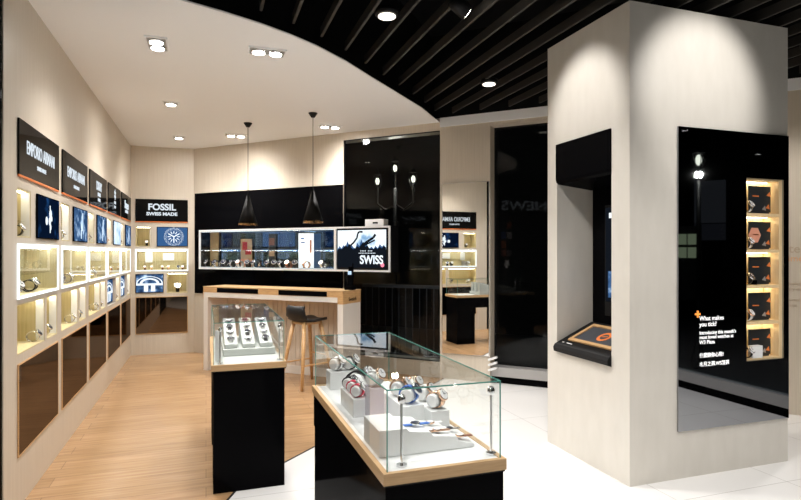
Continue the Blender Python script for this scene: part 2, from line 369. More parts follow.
def stand(loc, rz, label, s=1, group=None):
    t = thing('watch_stand', label, 'watch stand', loc, rz, group)
    M = Matrix.Translation((0, 0, .026)) @ Matrix.Rotation(pi/2, 4, 'Y')
    MB().lathe([(.018, -.026), (.0215, -.022), (.0215, .022), (.018, .026)], M, 20).obj('cushion', WHITEL, t, smooth=True)
    t.scale = (s,)*3; return t

# ------------------------------------------------------------------ display bays
def bay(root_loc, rz, wd, signtxt, sub, which, idx, row1='niche', low='open', screen=SCR_DARK, kindset=None, short=''):
    """local x along the wall (0..wd), local y into the wall, z up"""
    Rz = Matrix.Translation(root_loc) @ Matrix.Rotation(rz, 4, 'Z')
    P = lambda x, y, z: tuple(Rz @ Vector((x, y, z)))
    # sign
    sg = thing('brand_sign', 'black sign with '+which, 'sign', root_loc, rz)
    box((0, -.012, RS[0]+.012), (wd, -.002, RS[1])).obj('sign_board', SIGNB, sg)
    tag(box((0, -.012, RS[0]), (wd, -.002, RS[0]+.012)).obj('edge_strip', ORANGE, sg), 'orange strip')
    for (b, sz, z, sx, bold) in signtxt: text(b, sz, (wd/2, -.0125, z), LETTER, sg, align='CENTER', bold=bold, sx=sx)
    # cabinet of the bay
    cb = thing('display_cabinet', 'recessed watch display cabinet '+short, 'cabinet', root_loc, rz)
    a = .275/.945*wd; D = .21
    def niche(x0, x1, z, wht_right=True, light=True):
        o = liner(MB(), x0+.001, x1-.001, z[0]+.001, z[1]-.001, D).obj('niche', NICHEWOOD, cb)
        box((x1-.016, .004, z[0]+.01), (x1-.010, .05, z[1]-.01)).obj('side_strip', WHITE, cb)
        if light:
            box((x0+.02, .03, z[1]-.016), (x1-.02, .045, z[1]-.010)).obj('led_strip', LEDW, cb)
        box((x0+.009, .03, z[0]+.10), (x1-.017, D-.01, z[0]+.104)).obj('glass_shelf', GLASS, cb) if z is R1 else None
        return o
    niche(0, a, R1)
    liner(MB(), .001, wd-.001, RL[0]+.001, RL[1]-.001, D).obj('niche', NICHEWOOD, cb)
    frame(MB(), -.004, wd+.004, RL[0]-.006, RL[1]+.006, .017, -.010, -.001).obj('light_frame', LED, cb)
    box((.03, .04, RL[1]-.02), (wd-.03, .062, RL[1]-.012)).obj('led_strip', LEDC, cb)
    box((.009, .02, RL[0]+.13), (wd-.009, D, RL[0]+.134)).obj('glass_shelf', GLASS, cb)
    box((.02, -.006, RL[0]+.02), (wd-.02, -.002, RL[1]-.02)).obj('glass_front', GLASS, cb)
    if wd > .8:
        niche(.65, wd, R3)
        if low != 'screen': niche(0, .60, R3)
        box((.60+.012, -.001, R3[0]), (.65-.012, .001, R3[1])).obj('divider', WHITE, cb) if False else None
    else:
        niche(wd*.59, wd, R3)
    # panels standing in the lit case
    fr = box((0, 0, 0), (.10, .006, .16)).obj('backdrop_panel', WHITE, cb); fr.location = (.16*wd, D-.03, RL[0]+.12)
    fr2 = box((0, 0, 0), (.22*wd, .006, .11)).obj('backdrop_panel', WHITE, cb); fr2.location = (.5*wd, D-.03, RL[0]+.15)
    # screen
    sx0, sx1 = .379/.945*wd, wd
    sc = thing('display_screen', 'glowing blue picture screen '+short, 'screen', root_loc, rz)
    box((sx0, -.012, R1[0]+.002), (sx1, -.002, R1[1]-.002)).obj('bezel', BLACK, sc); box((sx0+.008, -.0135, R1[0]+.01), (sx1-.008, -.012, R1[1]-.01)).obj('display', screen, sc)
    pc = MB(); cxx = (sx0+sx1)/2; cz = (R1[0]+R1[1])/2
    M = Matrix.Translation((cxx+(.03 if idx != 9 else .02), -.0135, cz)) @ Matrix.Rotation(pi/2, 4, 'X')
    if idx == 9:
        for r0, r1 in ((.112, .138), (.098, .106)):
            for i in range(40):
                a0, a1 = 2*pi*i/40, 2*pi*(i+1)/40
                pc.add([(r0*cos(a0), r0*sin(a0), 0), (r1*cos(a0), r1*sin(a0), 0), (r1*cos(a1), r1*sin(a1), 0), (r0*cos(a1), r0*sin(a1), 0)], [(0, 1, 2, 3)], M)
        for i in range(12):
            R = M @ Matrix.Rotation(2*pi*i/12, 4, 'Z'); pc.box((-.006, .045, 0), (.006, .085, .0005), R)
        for an in (60, 180, 300):
            R = M @ Matrix.Rotation(radians(an), 4, 'Z'); pc.box((-.008, 0, 0), (.008, .09, .0008), R)
    elif idx == 0:
        for (x, y, r) in ((0, .03, .035), (.03, .0, .02), (-.02, -.02, .03), (.0, -.06, .022), (-.10, -.02, .03)):
            pc.lathe([(r, 0), (r, .0006)], M @ Matrix.Translation((x, y, 0)), 10)
        pc.box((-.02, -.1, 0), (.0, .09, .0004), M)
    else:
        pc.lathe([(.05, 0), (.05, .0005)], M, 20); pc.box((-.05, -.115, 0), (-.01, -.04, .0005), M); pc.box((.01, .02, 0), (.05, .11, .0005), M)
    pc.obj('picture', SCR_WHT if idx in (0, 9) else SCR_PALE, sc)
    # lower mirror
    mr = thing('mirror_panel', 'dark bronze mirror panel '+short+', at floor level', 'mirror', root_loc, rz)
    frame(MB(), 0, wd, RM[0], RM[1], .008, -.008, -.001).obj('frame', ORANGE if False else OAK, mr); box((.008, -.006, RM[0]+.008), (wd-.008, -.001, RM[1]-.008)).obj('glass', BRONZE, mr)
    # low screens of the far bays
    if low == 'screen':
        x0, x1 = (.01, .59) if wd > .8 else (.0, .53*wd)
        ls_ = thing('display_screen', 'small glowing screen in the bottom row '+short, 'screen', root_loc, rz)
        y = .03 if wd > .8 else -.012
        box((x0, y, R3[0]+.012), (x1, y+.01, R3[1]-.012)).obj('bezel', BLACK, ls_); box((x0+.008, y-.0015, R3[0]+.02), (x1-.008, y, R3[1]-.02)).obj('display', SCR_BLUE, ls_)
        pm = MB(); cx_ = (x0+x1)/2; M = Matrix.Translation((cx_, y-.002, (R3[0]+R3[1])/2)) @ Matrix.Rotation(pi/2, 4, 'X')
        h = (x1-x0)/2
        for i in range(16):
            a0, a1 = pi*i/16, pi*(i+1)/16
            for r0, r1 in ((.86, .95), (.5, .7)):
                pm.add([(h*r0*cos(a0), .11*r0*sin(a0), 0), (h*r1*cos(a0), .11*r1*sin(a0), 0), (h*r1*cos(a1), .11*r1*sin(a1), 0), (h*r0*cos(a1), .11*r0*sin(a1), 0)], [(0, 1, 2, 3)], M)
        pm.box((-h*.95, -.03, 0), (h*.95, 0, .0004), M); pm.box((-h*.4, -.12, 0), (-h*.1, -.03, .0004), M); pm.box((h*.1, -.12, 0), (h*.4, -.03, .0004), M)
        pm.obj('picture', SCR_WHT, ls_)
    # watches
    ks = kindset
    z1 = R1[0]+.010; zl = RL[0]+.010; z3 = R3[0]+.010
    watch(ks[0], P(a*.7, .06, z1), rz, 'in the small upper niche '+short, s=1.3)
    if wd > .8:
        for j, x in enumerate((.16, .50, .58)): watch(ks[1+j], P(x, .06+.01*j, zl), rz-.3+.3*j, ('at the left end', 'in the middle', 'right of the middle')[j]+' of the lit case '+short, s=1.45)
        if low != 'screen': watch(ks[4], P(.13, .10, z3), rz, 'in the left low niche '+short, s=1.3); watch(ks[5], P(.52, .05, z3), rz, 'by the divider in the left low niche '+short, s=1.3)
        watch(ks[6], P(.84, .06, z3), rz, 'in the right low niche '+short, s=1.3)
        o = thing('watch_block', 'small grey plinth in the lit case '+short, 'plinth', P(.16, .15, zl), rz); box((-.06, -.04, 0), (.06, .04, .09)).obj('block', GREYM, o)
    else:
        for j, x in enumerate((.12, .21, .36, .44, .58, .64)): watch(ks[1+j], P(x, .08, zl), rz, ('leftmost', 'second', 'third', 'fourth', 'fifth', 'last')[j]+' of six in the lit case on the back wall', s=1.1)
        watch(ks[0], P(.57, .08, z3), rz, 'large, in the lower right niche of the back wall', s=2.2)

poss = ['of the nearest bay', 'of the second bay', 'of the middle bay', 'of the fourth bay', 'of the corner bay']
T = [[('EMPORIO ARMANI', .118, 2.10, .68, .0005), ('SWISS MADE', .038, 2.03, 1, .0005)], [('EMPORIO ARMANI', .118, 2.10, .68, .0005), ('SWISS MADE', .038, 2.03, 1, .0005)],
     [('DKNY', .12, 2.13, .9, .003), ('SWISS', .05, 2.07, 1.2, .002), ('MADE', .04, 2.02, 1.2, .002)], [('*', .28, 2.05, 1, .004), ('SWISS', .045, 2.08, 1, .001), ('MADE', .04, 2.03, 1, .001)],
     [('Skagen', .15, 2.10, 1, .003), ('DENMARK', .05, 2.04, 1.3, .001)]]
lab = ['wide white capitals, nearest the camera', 'wide white capitals, second from the camera', 'four stacked square letters, middle of the left wall', 'a small star emblem on the left wall', 'slanted white script beside the corner']
scr = [SCR_DARK, SCR_BLUE, SCR_BLUE, SCR_PALE, SCR_BLUE]
sets = [['blackwhite', 'steelwhite', 'blackwhite', 'black', 'steelwhite', 'steelblue', 'steelblue'], ['steelwhite', 'black', 'blackwhite', 'steelblue', 'gold', 'steelwhite', 'black'],
        ['steelblue', 'brown', 'steelwhite', 'black', 'steelwhite', 'steelblue', 'blackwhite'], ['brown', 'steelwhite', 'gold', 'steelblue', 'x', 'x', 'black'], ['black', 'steelblue', 'brown', 'gold', 'x', 'x', 'steelwhite']]
for i, u in enumerate(bays):
    bay((XL, u, 0), pi/2, BW, T[i], '', lab[i], i, low='screen' if i >= 3 else 'open', screen=scr[i], kindset=sets[i], short=poss[i])
bay((-.975, YB, 0), 0, .717, [('FOSSIL', .13, 2.13, 1, .004), ('SWISS MADE', .065, 2.05, 1.15, .003)], '', 'white block lettering on the back wall', 9, low='screen', screen=SCR_MIDB,
    kindset=['blackwhite', 'brown', 'gold', 'brown', 'gold', 'steelblue', 'brown'], short='on the back wall')

# ------------------------------------------------------------------ 45 degree wall: black panel, showcase, mirror
bp = thing('wall_panel', 'large glossy black panel behind the long lit showcase', 'panel', O45, R45)
box((.037, -.018, .893), (2.64, -.001, 2.386)).obj('board', BLACK, bp)
SX0, SX1, SD = .11, 3.20, -.25     # in local coordinates of the wall
sh = thing('wall_showcase', 'long white-framed wall showcase with glass front and watches inside', 'showcase', O45, R45)
z0, z1 = 1.264, 1.824; x0 = .358; x1 = 3.453
frame(MB(), x0, x1, z0, z1, .022, SD, SD+.02).obj('front_frame', mat('white_frame', (.8, .82, .84), .35), sh)
XD = 2.674
box((XD-.017, SD, z0+.022), (XD+.017, SD+.02, z1-.022)).obj('mullion', bpy.data.materials['white_frame'], sh)
ca = MB(); ca.box((x0, SD+.02, z0), (x1, -.019, z0+.025)); ca.box((x0, SD+.02, z1-.025), (x1, -.019, z1)); ca.box((x0, SD+.02, z0+.025), (x0+.02, -.019, z1-.025)); ca.box((x1-.02, SD+.02, z0+.025), (x1, -.019, z1-.025))
ca.obj('carcass', BLACKM, sh)
box((x0+.02, -.025, z0+.025), (XD, -.020, z1-.025)).obj('back_mirror', BLUEMIR, sh)
box((x0+.025, SD+.02, z1-.032), (XD, SD+.03, z1-.026)).obj('led_strip', LED, sh)
box((x0+.025, SD+.02, z0+.026), (XD, SD+.026, z0+.030)).obj('led_strip', LED, sh)
box((x0+.02, SD+.04, 1.525), (XD, -.03, 1.531)).obj('glass_shelf', GLASS, sh)
box((x0+.03, SD+.008, z0+.028), (XD, SD+.012, z1-.028)).obj('glass_front', GLASS, sh)
box((x0+.022, -.05, z0+.026), (x0+.17, -.03, z1-.026)).obj('side_panel', YELWOOD, sh)
lb = thing('lightbox_picture', 'lit picture with white SWISS lettering at the right of the showcase'.replace('SWISS ', 'capital '), 'lightbox', O45, R45)
lx0, lx1 = XD+.03, x1-.035
box((lx0, SD+.006, z0+.03), (lx1, SD+.03, z1-.03)).obj('housing', BLACKM, lb)
box((lx0+.008, SD+.004, z0+.038+.235), (lx1-.02, SD+.006, z1-.045)).obj('sky_image', SCR_SKY, lb)
box((lx0+.008, SD+.004, z0+.05), (lx1-.02, SD+.006, z0+.273)).obj('dark_image', SCR_BLK, lb)
# ragged dark splash along the horizon and the birds
random.seed(3)
def ragged(x0_, x1_, base, hs, y, m, nm):
    n = len(hs); pts = [(x0_, base)]+[(x1_, base)]+[(x1_-(x1_-x0_)*i/(n-1), base+hs[n-1-i]) for i in range(n)]
    MB().prism_xz([(p[0], p[1]) for p in pts], y-.0012, y).obj(nm, m, lb)
hz = z0+.268
ragged(lx0+.008, lx1-.02, hz, [.01, .05, .02, .06, .035, .11, .05, .07, .03, .02, .09, .05, .13, .06, .10, .05, .02, .04, .015, .05, .02, .07, .04, .06, .02], SD+.004, SCR_MIDB, 'splash_image')
ragged(lx0+.008, lx1-.02, hz, [.005, .02, .01, .03, .06, .04, .08, .03, .01, .02, .05, .03, .07, .10, .04, .06, .01, .02, .01, .03, .01, .04, .02, .05, .03], SD+.0028, SCR_BLK, 'rocks_image')
bd = MB()
def stroke(pts, wd, y):
    for (a, b), (c, d) in zip(pts, pts[1:]):
        dx, dz = c-a, d-b; L = math.hypot(dx, dz) or 1; nx, nz_ = -dz/L*wd/2, dx/L*wd/2
        bd.prism_xz([(a-nx, b-nz_), (c-nx, d-nz_), (c+nx, d+nz_), (a+nx, b+nz_)], y-.001, y)
bx = lx0+.30
stroke([(bx-.14, hz+.03), (bx-.06, hz+.09), (bx-.01, hz+.15), (bx, hz+.20), (bx+.02, hz+.225), (bx+.07, hz+.222)], .022, SD+.0015)
stroke([(bx+.03, hz+.03), (bx+.13, hz+.10), (bx+.22, hz+.15), (bx+.25, hz+.19)], .030, SD+.0015); stroke([(bx+.10, hz+.06), (bx+.24, hz+.12)], .02, SD+.0015)
bd.obj('bird_image', SCR_BLK, lb)
text('SWISS', .145, (lx0+.33, SD+.003, z0+.10), SCR_WHT, lb, bold=.004, sx=.84)
text('.::::.:::..', .08, (lx0+.31, SD+.003, z0+.225), SCR_WHT, lb, bold=.0005, sx=1.25)
MB().lathe([(.026, 0), (.026, .001)], Matrix.Translation((lx1-.07, SD+.004, z0+.085)) @ Matrix.Rotation(pi/2, 4, 'X'), 20).obj('red_dot', emis('pink_dot', (1, .25, .35), 1), lb)
# things inside the showcase
def card(name, label, cat, s, d, z, wd, h, m, extra=None):
    t = thing(name, label, cat, W45(s, d, z), R45); box((-wd/2, 0, 0), (wd/2, .008, h)).obj('card', m, t)
    if extra:
        for (a, b, c, e, mm) in extra: box((a, -.002, b), (c, 0, e)).obj('print', mm, t)
    return t
card('display_card', 'tan poster card with red folded print inside the showcase', 'card', 1.07, -.06, 1.292, .20, .40, TAN, [(-.07, .24, .02, .36, REDP), (-.02, .18, .09, .25, REDP), (-.1, .02, .1, .12, SALMON)])
card('display_card', 'tall bright white card with pink print inside the showcase', 'card', 2.13, -.11, 1.297, .24, .46, mat('backlit_card', (.9, .9, .9), .4, emit=(.85, .93, 1), es=.75), [(-.08, .38, -.03, .40, BLUE), (-.08, .33, -.02, .345, BLUE), (.06, .20, .09, .37, SALMON)])
card('display_card', 'dark card with small brown picture inside the showcase', 'card', 1.52, -.05, 1.40, .12, .36, CARDD, [(-.05, .05, .04, .12, TAN), (-.05, .2, .04, .30, BROWN)])
for j, (s, k_) in enumerate([(.50, 'black'), (.64, 'steelblue'), (.80, 'black'), (.94, 'steelblue'), (1.08, 'white'), (1.22, 'black'), (1.36, 'steelblue'), (1.58, 'black'), (1.69, 'black'), (1.80, 'steelblue'), (1.92, 'brown'), (2.02, 'black'), (2.20, 'gold'), (2.45, 'steelwhite')]):
    watch(k_, W45(s, -.195+.01*(j % 2), 1.290), R45+.3*((j % 3)-1), 'standing as number %d from the left in the long showcase' % (j+1) if False else ('leftmost', 'second from left', 'third from left', 'left of the tan card', 'before the tan card', 'right of the tan card', 'two along from the tan card', 'below the dark card', 'right of the dark card', 'near the middle right', 'left of the white card', 'at the left edge of the white card', 'right in front of the white card', 'beside the lightbox')[j]+' in the long showcase', s=1.8)
t = thing('paper_box', 'small white box on top of the wall showcase', 'box', W45(3.21, -.14, 1.825), R45); box((-.13, -.06, 0), (.13, .06, .085)).obj('carton', CARDW, t, bevel=.003); box((-.02, -.062, .03), (.05, -.06, .05)).obj('print', BLACKM, t)
# mirror panel
mp_ = thing('wall_mirror', 'tall narrow mirror on the pale wall between two dark windows', 'mirror', W45(4.036, -.008), R45+radians(.6))
box((0, -.010, .310), (.569, -.002, 2.316)).obj('glass', MIRROR, mp_); frame(MB(), -.006, .575, .304, 2.322, .006, -.011, -.001).obj('frame', STEEL, mp_)
fn = thing('leaflet_holder', 'small bracket of three slanted white fins low on the pale jamb', 'bracket', W45(4.66, -.004, 0), R45)
for j in range(3):
    MB().box((-.05, -.05, 0), (.055, 0, .022), Matrix.Translation((0, 0, .16+.06*j)) @ Matrix.Rotation(-.35, 4, 'Y')).obj('fin', WHITE, fn)
# writing on the wall right of the column
wt = thing('wall_text', 'faint tan and orange lettering on the pale wall right of the column', 'lettering', O45, R45)
text('etem', .11, (7.43, -.0015, 1.50), mat('tan_ink', (.50, .40, .30), .5), wt, bold=.001); text('time', .08, (7.45, -.0015, 1.42), mat('pale_orange_ink', (.75, .42, .22), .5), wt)
for j, (z, b) in enumerate([(1.20, 'timepieces'), (1.15, 'every day'), (1.05, 'selected'), (1.00, 'season')]): text(b, .04, (7.44, -.0015, z), bpy.data.materials['tan_ink'], wt)

# ------------------------------------------------------------------ reception bar
BL, BD, BH = 2.096, .40, 1.07
OB = (-.036, 7.686, 0)
bar = thing('reception_counter', 'pale bar counter with oak top edge below the showcase', 'counter', OB, R45)
box((0, 0, BH-.012), (BL, BD, BH)).obj('countertop', OAKH, bar)
box((.002, .004, BH-.075), (BL-.002, BD-.004, BH-.012)).obj('apron', OAK, bar)
ins = [(.235, .89), (1.20, 1.88)]
for a, b in ins: box((a, -.001, BH-.070), (b, .02, BH-.014)).obj('black_inlay', BLACK, bar)
lg = MB(); lg.box((.004, .006, 0), (.075, BD-.006, BH-.075)); lg.obj('end_panel', WLEG, bar)
box((BL-.075, .006, 0), (BL-.004, BD-.006, BH-.15)).obj('end_panel', WLEG, bar); 
box((BL-.075, .004, BH-.15), (BL-.002, BD-.004, BH-.075)).obj('end_cap', OAK, bar); box((0, .0, BH-.16), (.004, BD, BH-.075)).obj('end_cap', OAK, bar)
box((.075, .006, BH-.135), (BL-.075, .05, BH-.075)).obj('front_rail', WLEG, bar)
bpnl = MB()
for i in range(28):
    a = .075+(BL-.15)*i/28; bpnl.box((a+.003, BD-.05, .03), (a+(BL-.15)/28-.003, BD-.035, BH-.08))
bpnl.box((.075, BD-.036, .0), (BL-.075, BD-.02, BH-.075)); bpnl.obj('back_panel', mat('counter_back', (.62, .54, .45), .5), bar)
box((.075, BD-.06, 0), (BL-.075, BD-.036, .10)).obj('kick_rail', WLEG, bar)
text('Swatch', .06, (0, 0, 0), BLACKM, bar, rot=(pi/2, 0, pi/2), depth=.001).location = (BL+.001, .12, BH-.12)
ph = thing('cordless_phone', 'black cordless phone upright in its cradle on the counter', 'phone', (1.575, 6.40, BH), R45+.2); ph.scale = (1.25, 1.1, 1.35)
box((-.045, -.04, 0), (.045, .05, .035)).obj('cradle', BLACK, ph, bevel=.006)
MB().box((-.024, -.012, 0), (.024, .012, .17), Matrix.Translation((0, .01, .03)) @ Matrix.Rotation(-.15, 4, 'X')).obj('handset', BLACK, ph, bevel=.006)
box((-.017, -.0135, .13), (.017, -.0115, .16)).obj('display', SCR_PALE, ph); MB().rod((.016, .03, .19), (.016, .04, .225), .006).obj('antenna', BLACK, ph)

# pendants
def pendant(loc, z, label):
    t = thing('pendant_lamp', label, 'lamp', (loc[0], loc[1], 0), 0, 'cone pendants above the counter')
    MB().lathe([(.045, ZC-.018), (.045, ZC-.004), (.04, ZC)] if False else [(.02, ZC-.05), (.05, ZC-.005), (.05, ZC)], None, 20).obj('canopy', BLACKM, t, smooth=True)
    MB().rod((0, 0, z+.36), (0, 0, ZC-.04), .0035).obj('cord', BLACKM, t)
    n = 28; MB().lathe([(.112, z+.02), (.075, z+.14), (.014, z+.36), (.0135, z+.355), (.108, z+.022)], None, n).obj('shade', mat('pendant_black', (.005, .0045, .004), .6, spec=.08) if 'pendant_black' not in bpy.data.materials else bpy.data.materials['pendant_black'], t, smooth=True)
    m = MB(); 
    for i in range(n):
        a0, a1 = 2*pi*i/n, 2*pi*(i+1)/n
        m.add([(.113*cos(a0), .113*sin(a0), z), (.113*cos(a1), .113*sin(a1), z), (.1125*cos(a1), .1125*sin(a1), z+.02), (.1125*cos(a0), .1125*sin(a0), z+.02),
               (.106*cos(a0), .106*sin(a0), z), (.106*cos(a1), .106*sin(a1), z), (.106*cos(a1), .106*sin(a1), z+.02), (.106*cos(a0), .106*sin(a0), z+.02)], [(0, 1, 2, 3), (5, 4, 7, 6), (1, 0, 4, 5), (2, 6, 7, 3)])
    m.obj('brass_rim', mat('brass', (.7, .42, .18), .25, 1) if 'brass' not in bpy.data.materials else bpy.data.materials['brass'], t)
    MB().ball((0, 0, z+.07), .03).obj('bulb', LEDW, t, smooth=True)
    return t
pendant((.478, 7.063), 1.83, 'black cone pendant with brass rim, left one above the counter'); pendant((1.131, 6.322), 1.83, 'black cone pendant with brass rim, right one above the counter')

# stool
st = thing('bar_stool', 'oak bar stool with low-backed black leather seat before the counter', 'stool', (1.075, 6.42, 0), radians(-18.9)+radians(45))
# local +x is the sitter's forward side; back rest at -x
seat = []
n = 12
def stool_surface():
    prof = [(-.175, .155), (-.190, .12), (-.185, .06), (-.165, .02), (-.12, .0), (-.02, -.012), (.08, -.006), (.17, .0), (.20, -.008)]
    mb = MB(); m = 10; vs = []; fs = []
    for i, (x, z) in enumerate(prof):
        hw = (.15, .165, .175, .18, .185, .185, .175, .15, .12)[i]
        for j in range(m+1):
            y = -hw+2*hw*j/m; c = (2*j/m-1)**2
            vs.append((x+(.05*c if i < 4 else 0), y, .755+z+(.018*c if i >= 3 else 0)))
    top = len(vs); vs += [(x+(-.022 if idx//(m+1) < 3 else 0), y, z-(.028 if idx//(m+1) >= 2 else 0)) for idx, (x, y, z) in enumerate(vs)]
    r = len(prof)
    for i in range(r-1):
        for j in range(m):
            a = i*(m+1)+j; fs.append((a, a+m+1, a+m+2, a+1)); b = a+top; fs.append((b, b+1, b+m+2, b+m+1))
    for i in range(r-1):
        a = i*(m+1); fs.append((a, a+top, a+m+1+top, a+m+1)); a = i*(m+1)+m; fs.append((a, a+m+1, a+m+1+top, a+top))
    for j in range(m):
        fs.append((j, j+1, j+1+top, j+top)); a = (r-1)*(m+1)+j; fs.append((a, a+top, a+1+top, a+1))
    return mb.add(vs, fs)
so = stool_surface().obj('seat', LEATHERB, st, smooth=True); 
LEGS = [(-.10, -.10), (.11, -.10), (.11, .10), (-.10, .10)]
for x, y in LEGS: MB().rod((x*2.1, y*2.1, 0), (x, y, .735), .017, .024, 12).obj('leg', OAK, st, smooth=True)
box((-.12, -.12, .70), (.13, .12, .722)).obj('seat_frame', OAK, st)
f = .34; k_ = lambda c: (c[0]*(1+1.1*(1-f/.735)), c[1]*(1+1.1*(1-f/.735)), f)
MB().rod(k_(LEGS[1]), k_(LEGS[2]), .009).obj('foot_rest', OAK, st); 
f = .26; MB().rod(k_(LEGS[0]), k_(LEGS[1]), .009).obj('stretcher', OAK, st); MB().rod(k_(LEGS[2]), k_(LEGS[3]), .009).obj('stretcher', OAK, st)

# ------------------------------------------------------------------ glass pedestal cases
def case(x0, y0, wd, ln, label, zt=.80, gh=.263, portal=False):
    t = thing('glass_display_case', label, 'display case', (x0, y0, 0))
    if portal:
        box((.012, .012, 0), (wd-.012, .33, zt-.21)).obj('leg', BLACK, t); box((.012, ln-.33, 0), (wd-.012, ln-.012, zt-.21)).obj('leg', BLACK, t)
        box((.012, .012, zt-.21), (wd-.012, ln-.012, zt-.045)).obj('apron', BLACK, t)
    else:
        box((.012, .012, 0), (wd-.012, ln-.012, zt-.215)).obj('pedestal', BLACK, t); box((.008, .008, zt-.21), (wd-.008, ln-.008, zt-.045)).obj('apron', BLACK, t)
    box((.004, .004, zt-.045), (wd-.004, ln-.004, zt-.038)).obj('shadow_gap', BLACKM, t)
    m = MB(); frame_xy = [((0, 0), (wd, .018)), ((0, ln-.018), (wd, ln)), ((0, .018), (.018, ln-.018)), ((wd-.018, .018), (wd, ln-.018))]
    for (a, b), (c, d) in frame_xy: m.box((a, b, zt-.038), (c, d, zt))
    m.obj('oak_rim', OAKH, t)
    box((.018, .018, zt-.036), (wd-.018, ln-.018, zt-.004)).obj('deck', PEARL if portal else WHITE, t)
    g = .006; a, b, c, d = .016, .016, wd-.016, ln-.016; z1 = zt+gh
    box((a, b, zt), (c, b+g, z1-g)).obj('glass_pane', GLASS, t); box((a, d-g, zt), (c, d, z1-g)).obj('glass_pane', GLASS, t)
    box((a, b+g, zt), (a+g, d-g, z1-g)).obj('glass_pane', GLASS, t); box((c-g, b+g, zt), (c, d-g, z1-g)).obj('glass_pane', GLASS, t)
    box((a, b, z1-g), (c, d, z1)).obj('glass_top', GLASS, t)
    e = MB(); q = .0035
    for (u, v) in ((a, b), (c, b), (a, d), (c, d)): e.box((u-q/2, v-q/2, zt), (u+q/2, v+q/2, z1))
    for v in (b, d): e.box((a, v-q/2, z1-.004), (c, v+q/2, z1))
    for u in (a, c): e.box((u-q/2, b, z1-.004), (u+q/2, d, z1))
    e.obj('glass_edges', GREENE, t)
    return t
BX, BY, BWD, BLN = .530, 1.710, .437, 1.28
case(BX, BY, BWD, BLN, 'large black pedestal with glass case nearest the camera')
SX, SY, SWD, SLN = .030, 3.70, .462, 1.30
case(SX, SY, SWD, SLN, 'black two-legged pedestal with glass case on the wood floor', portal=True)
ZD = .797
# light rods inside the cases
def lightrod(x, y, label):
    t = thing('light_rod', label, 'lamp', (x, y, ZD)); MB().rod((0, 0, 0), (0, 0, .21), .0045).obj('rod', STEEL, t); MB().rod((0, 0, 0), (0, 0, .006), .018, .018, 16).obj('base', STEEL, t)
    MB().lathe([(.006, 0), (.013, .008), (.013, .022), (.008, .03)], Matrix.Translation((0, 0, .205)), 14).obj('lamp_head', STEEL, t, smooth=True); return t
lightrod(.610, 1.770, 'slim steel light rod at the front left corner of the near case'); lightrod(.942, 1.775, 'slim steel light rod at the front right corner of the near case')
lightrod(.085, 3.76, 'slim steel light rod at the front left of the far case'); lightrod(.455, 3.78, 'slim steel light rod at the front right of the far case')
# near case: stepped riser
rs = thing('stepped_riser', 'wide white stepped riser at the front of the near case', 'riser', (.56, 1.86, ZD))
m = MB()
m.prism_xz([(0, 0), (.36, 0), (.36, .012), (.30, .028), (.29, .045), (.20, .055), (.19, .070), (.11, .080), (.10, .092), (0, .092)], 0, .20)
m.obj('steps', WHITE, rs, bevel=.002)
def flat_watch(x, y, z, kind, label, rz=0, s=1):
    """watch laid flat with its strap stretched out along local x"""
    strap, casem, dial = kinds[kind]
    t = thing('wristwatch', label, 'watch', (x, y, z), rz); 
    MB().box((-.055, -.009, 0), (.055, .009, .004)).obj('strap', strap, t, bevel=.001); MB().lathe([(.014, .001), (.018, .003), (.018, .009), (.016, .010)], None, 20).obj('case', casem, t, smooth=True)
    MB().lathe([(.0145, .0095), (.0145, .0105)], None, 20).obj('dial', dial, t); t.scale = (s,)*3; return t
flat_watch(.715, 1.925, ZD+.081, 'blue', 'watch on a wide blue strap lying on the stepped riser', 0); flat_watch(.79, 1.90, ZD+.058, 'gold', 'gold bracelet watch lying on the middle step of the riser', 0, .9)
flat_watch(.875, 1.89, ZD+.032, 'brown', 'brown strap watch lying on the lowest step of the riser', 0, .9); flat_watch(.80, 1.99, ZD+.058, 'white', 'white watch lying behind on the stepped riser', .1, .9); flat_watch(.875, 1.98, ZD+.032, 'steelblue', 'steel watch lying behind on the lowest step', .1, .8)
t = thing('acrylic_block', 'clear lilac-tinted block beside the stepped riser', 'block', (.672, 2.30, ZD)); box((-.03, -.04, 0), (.03, .04, .14)).obj('block', mat('lilac_acrylic', (.62, .58, .66), .08), t)
t = thing('white_riser', 'low grey-white box riser along the left side of the near case', 'riser', (.592, 2.35, ZD)); box((0, 0, 0), (.06, .24, .078)).obj('block', WHITE, t, bevel=.002)
t = thing('white_riser', 'tall white box riser behind the stepped riser in the near case', 'riser', (.725, 2.10, ZD)); box((0, 0, 0), (.095, .24, .10)).obj('block', WHITE, t, bevel=.002)
t = thing('white_riser', 'long white box riser at the right of the near case', 'riser', (.84, 2.08, ZD)); box((0, 0, 0), (.08, .42, .075)).obj('block', WHITE, t, bevel=.002)
t = thing('white_riser', 'white box riser in the far left corner of the near case', 'riser', (.60, 2.86, ZD)); box((0, 0, 0), (.16, .10, .09)).obj('block', WHITE, t, bevel=.002)
cw = [(.622, 2.39, .078, 'red', 'at the front of the low left riser', 1.05), (.622, 2.465, .078, 'red', 'in the middle of the low left riser', 1.05), (.622, 2.545, .078, 'black', 'at the back of the low left riser', 1.05),
      (.672, 2.30, .14, 'white', 'high on the lilac block', 1.25), (.772, 2.15, .10, 'blue', 'at the front of the tall white riser', 1.3), (.772, 2.27, .10, 'gold', 'at the back of the tall white riser', 1.3),
      (.88, 2.13, .075, 'gold', 'at the front of the long right riser', 1.25), (.88, 2.25, .075, 'white', 'in the middle of the long right riser', 1.25), (.88, 2.40, .075, 'gold', 'at the back of the long right riser', 1.25),
      (.645, 2.91, .09, 'steelwhite', 'left on the far riser', 1.3), (.715, 2.91, .09, 'blackwhite', 'right on the far riser', 1.3), (.715, 2.72, 0, 'blackwhite', 'with the biggest dial, behind the low left riser', 2.3)]
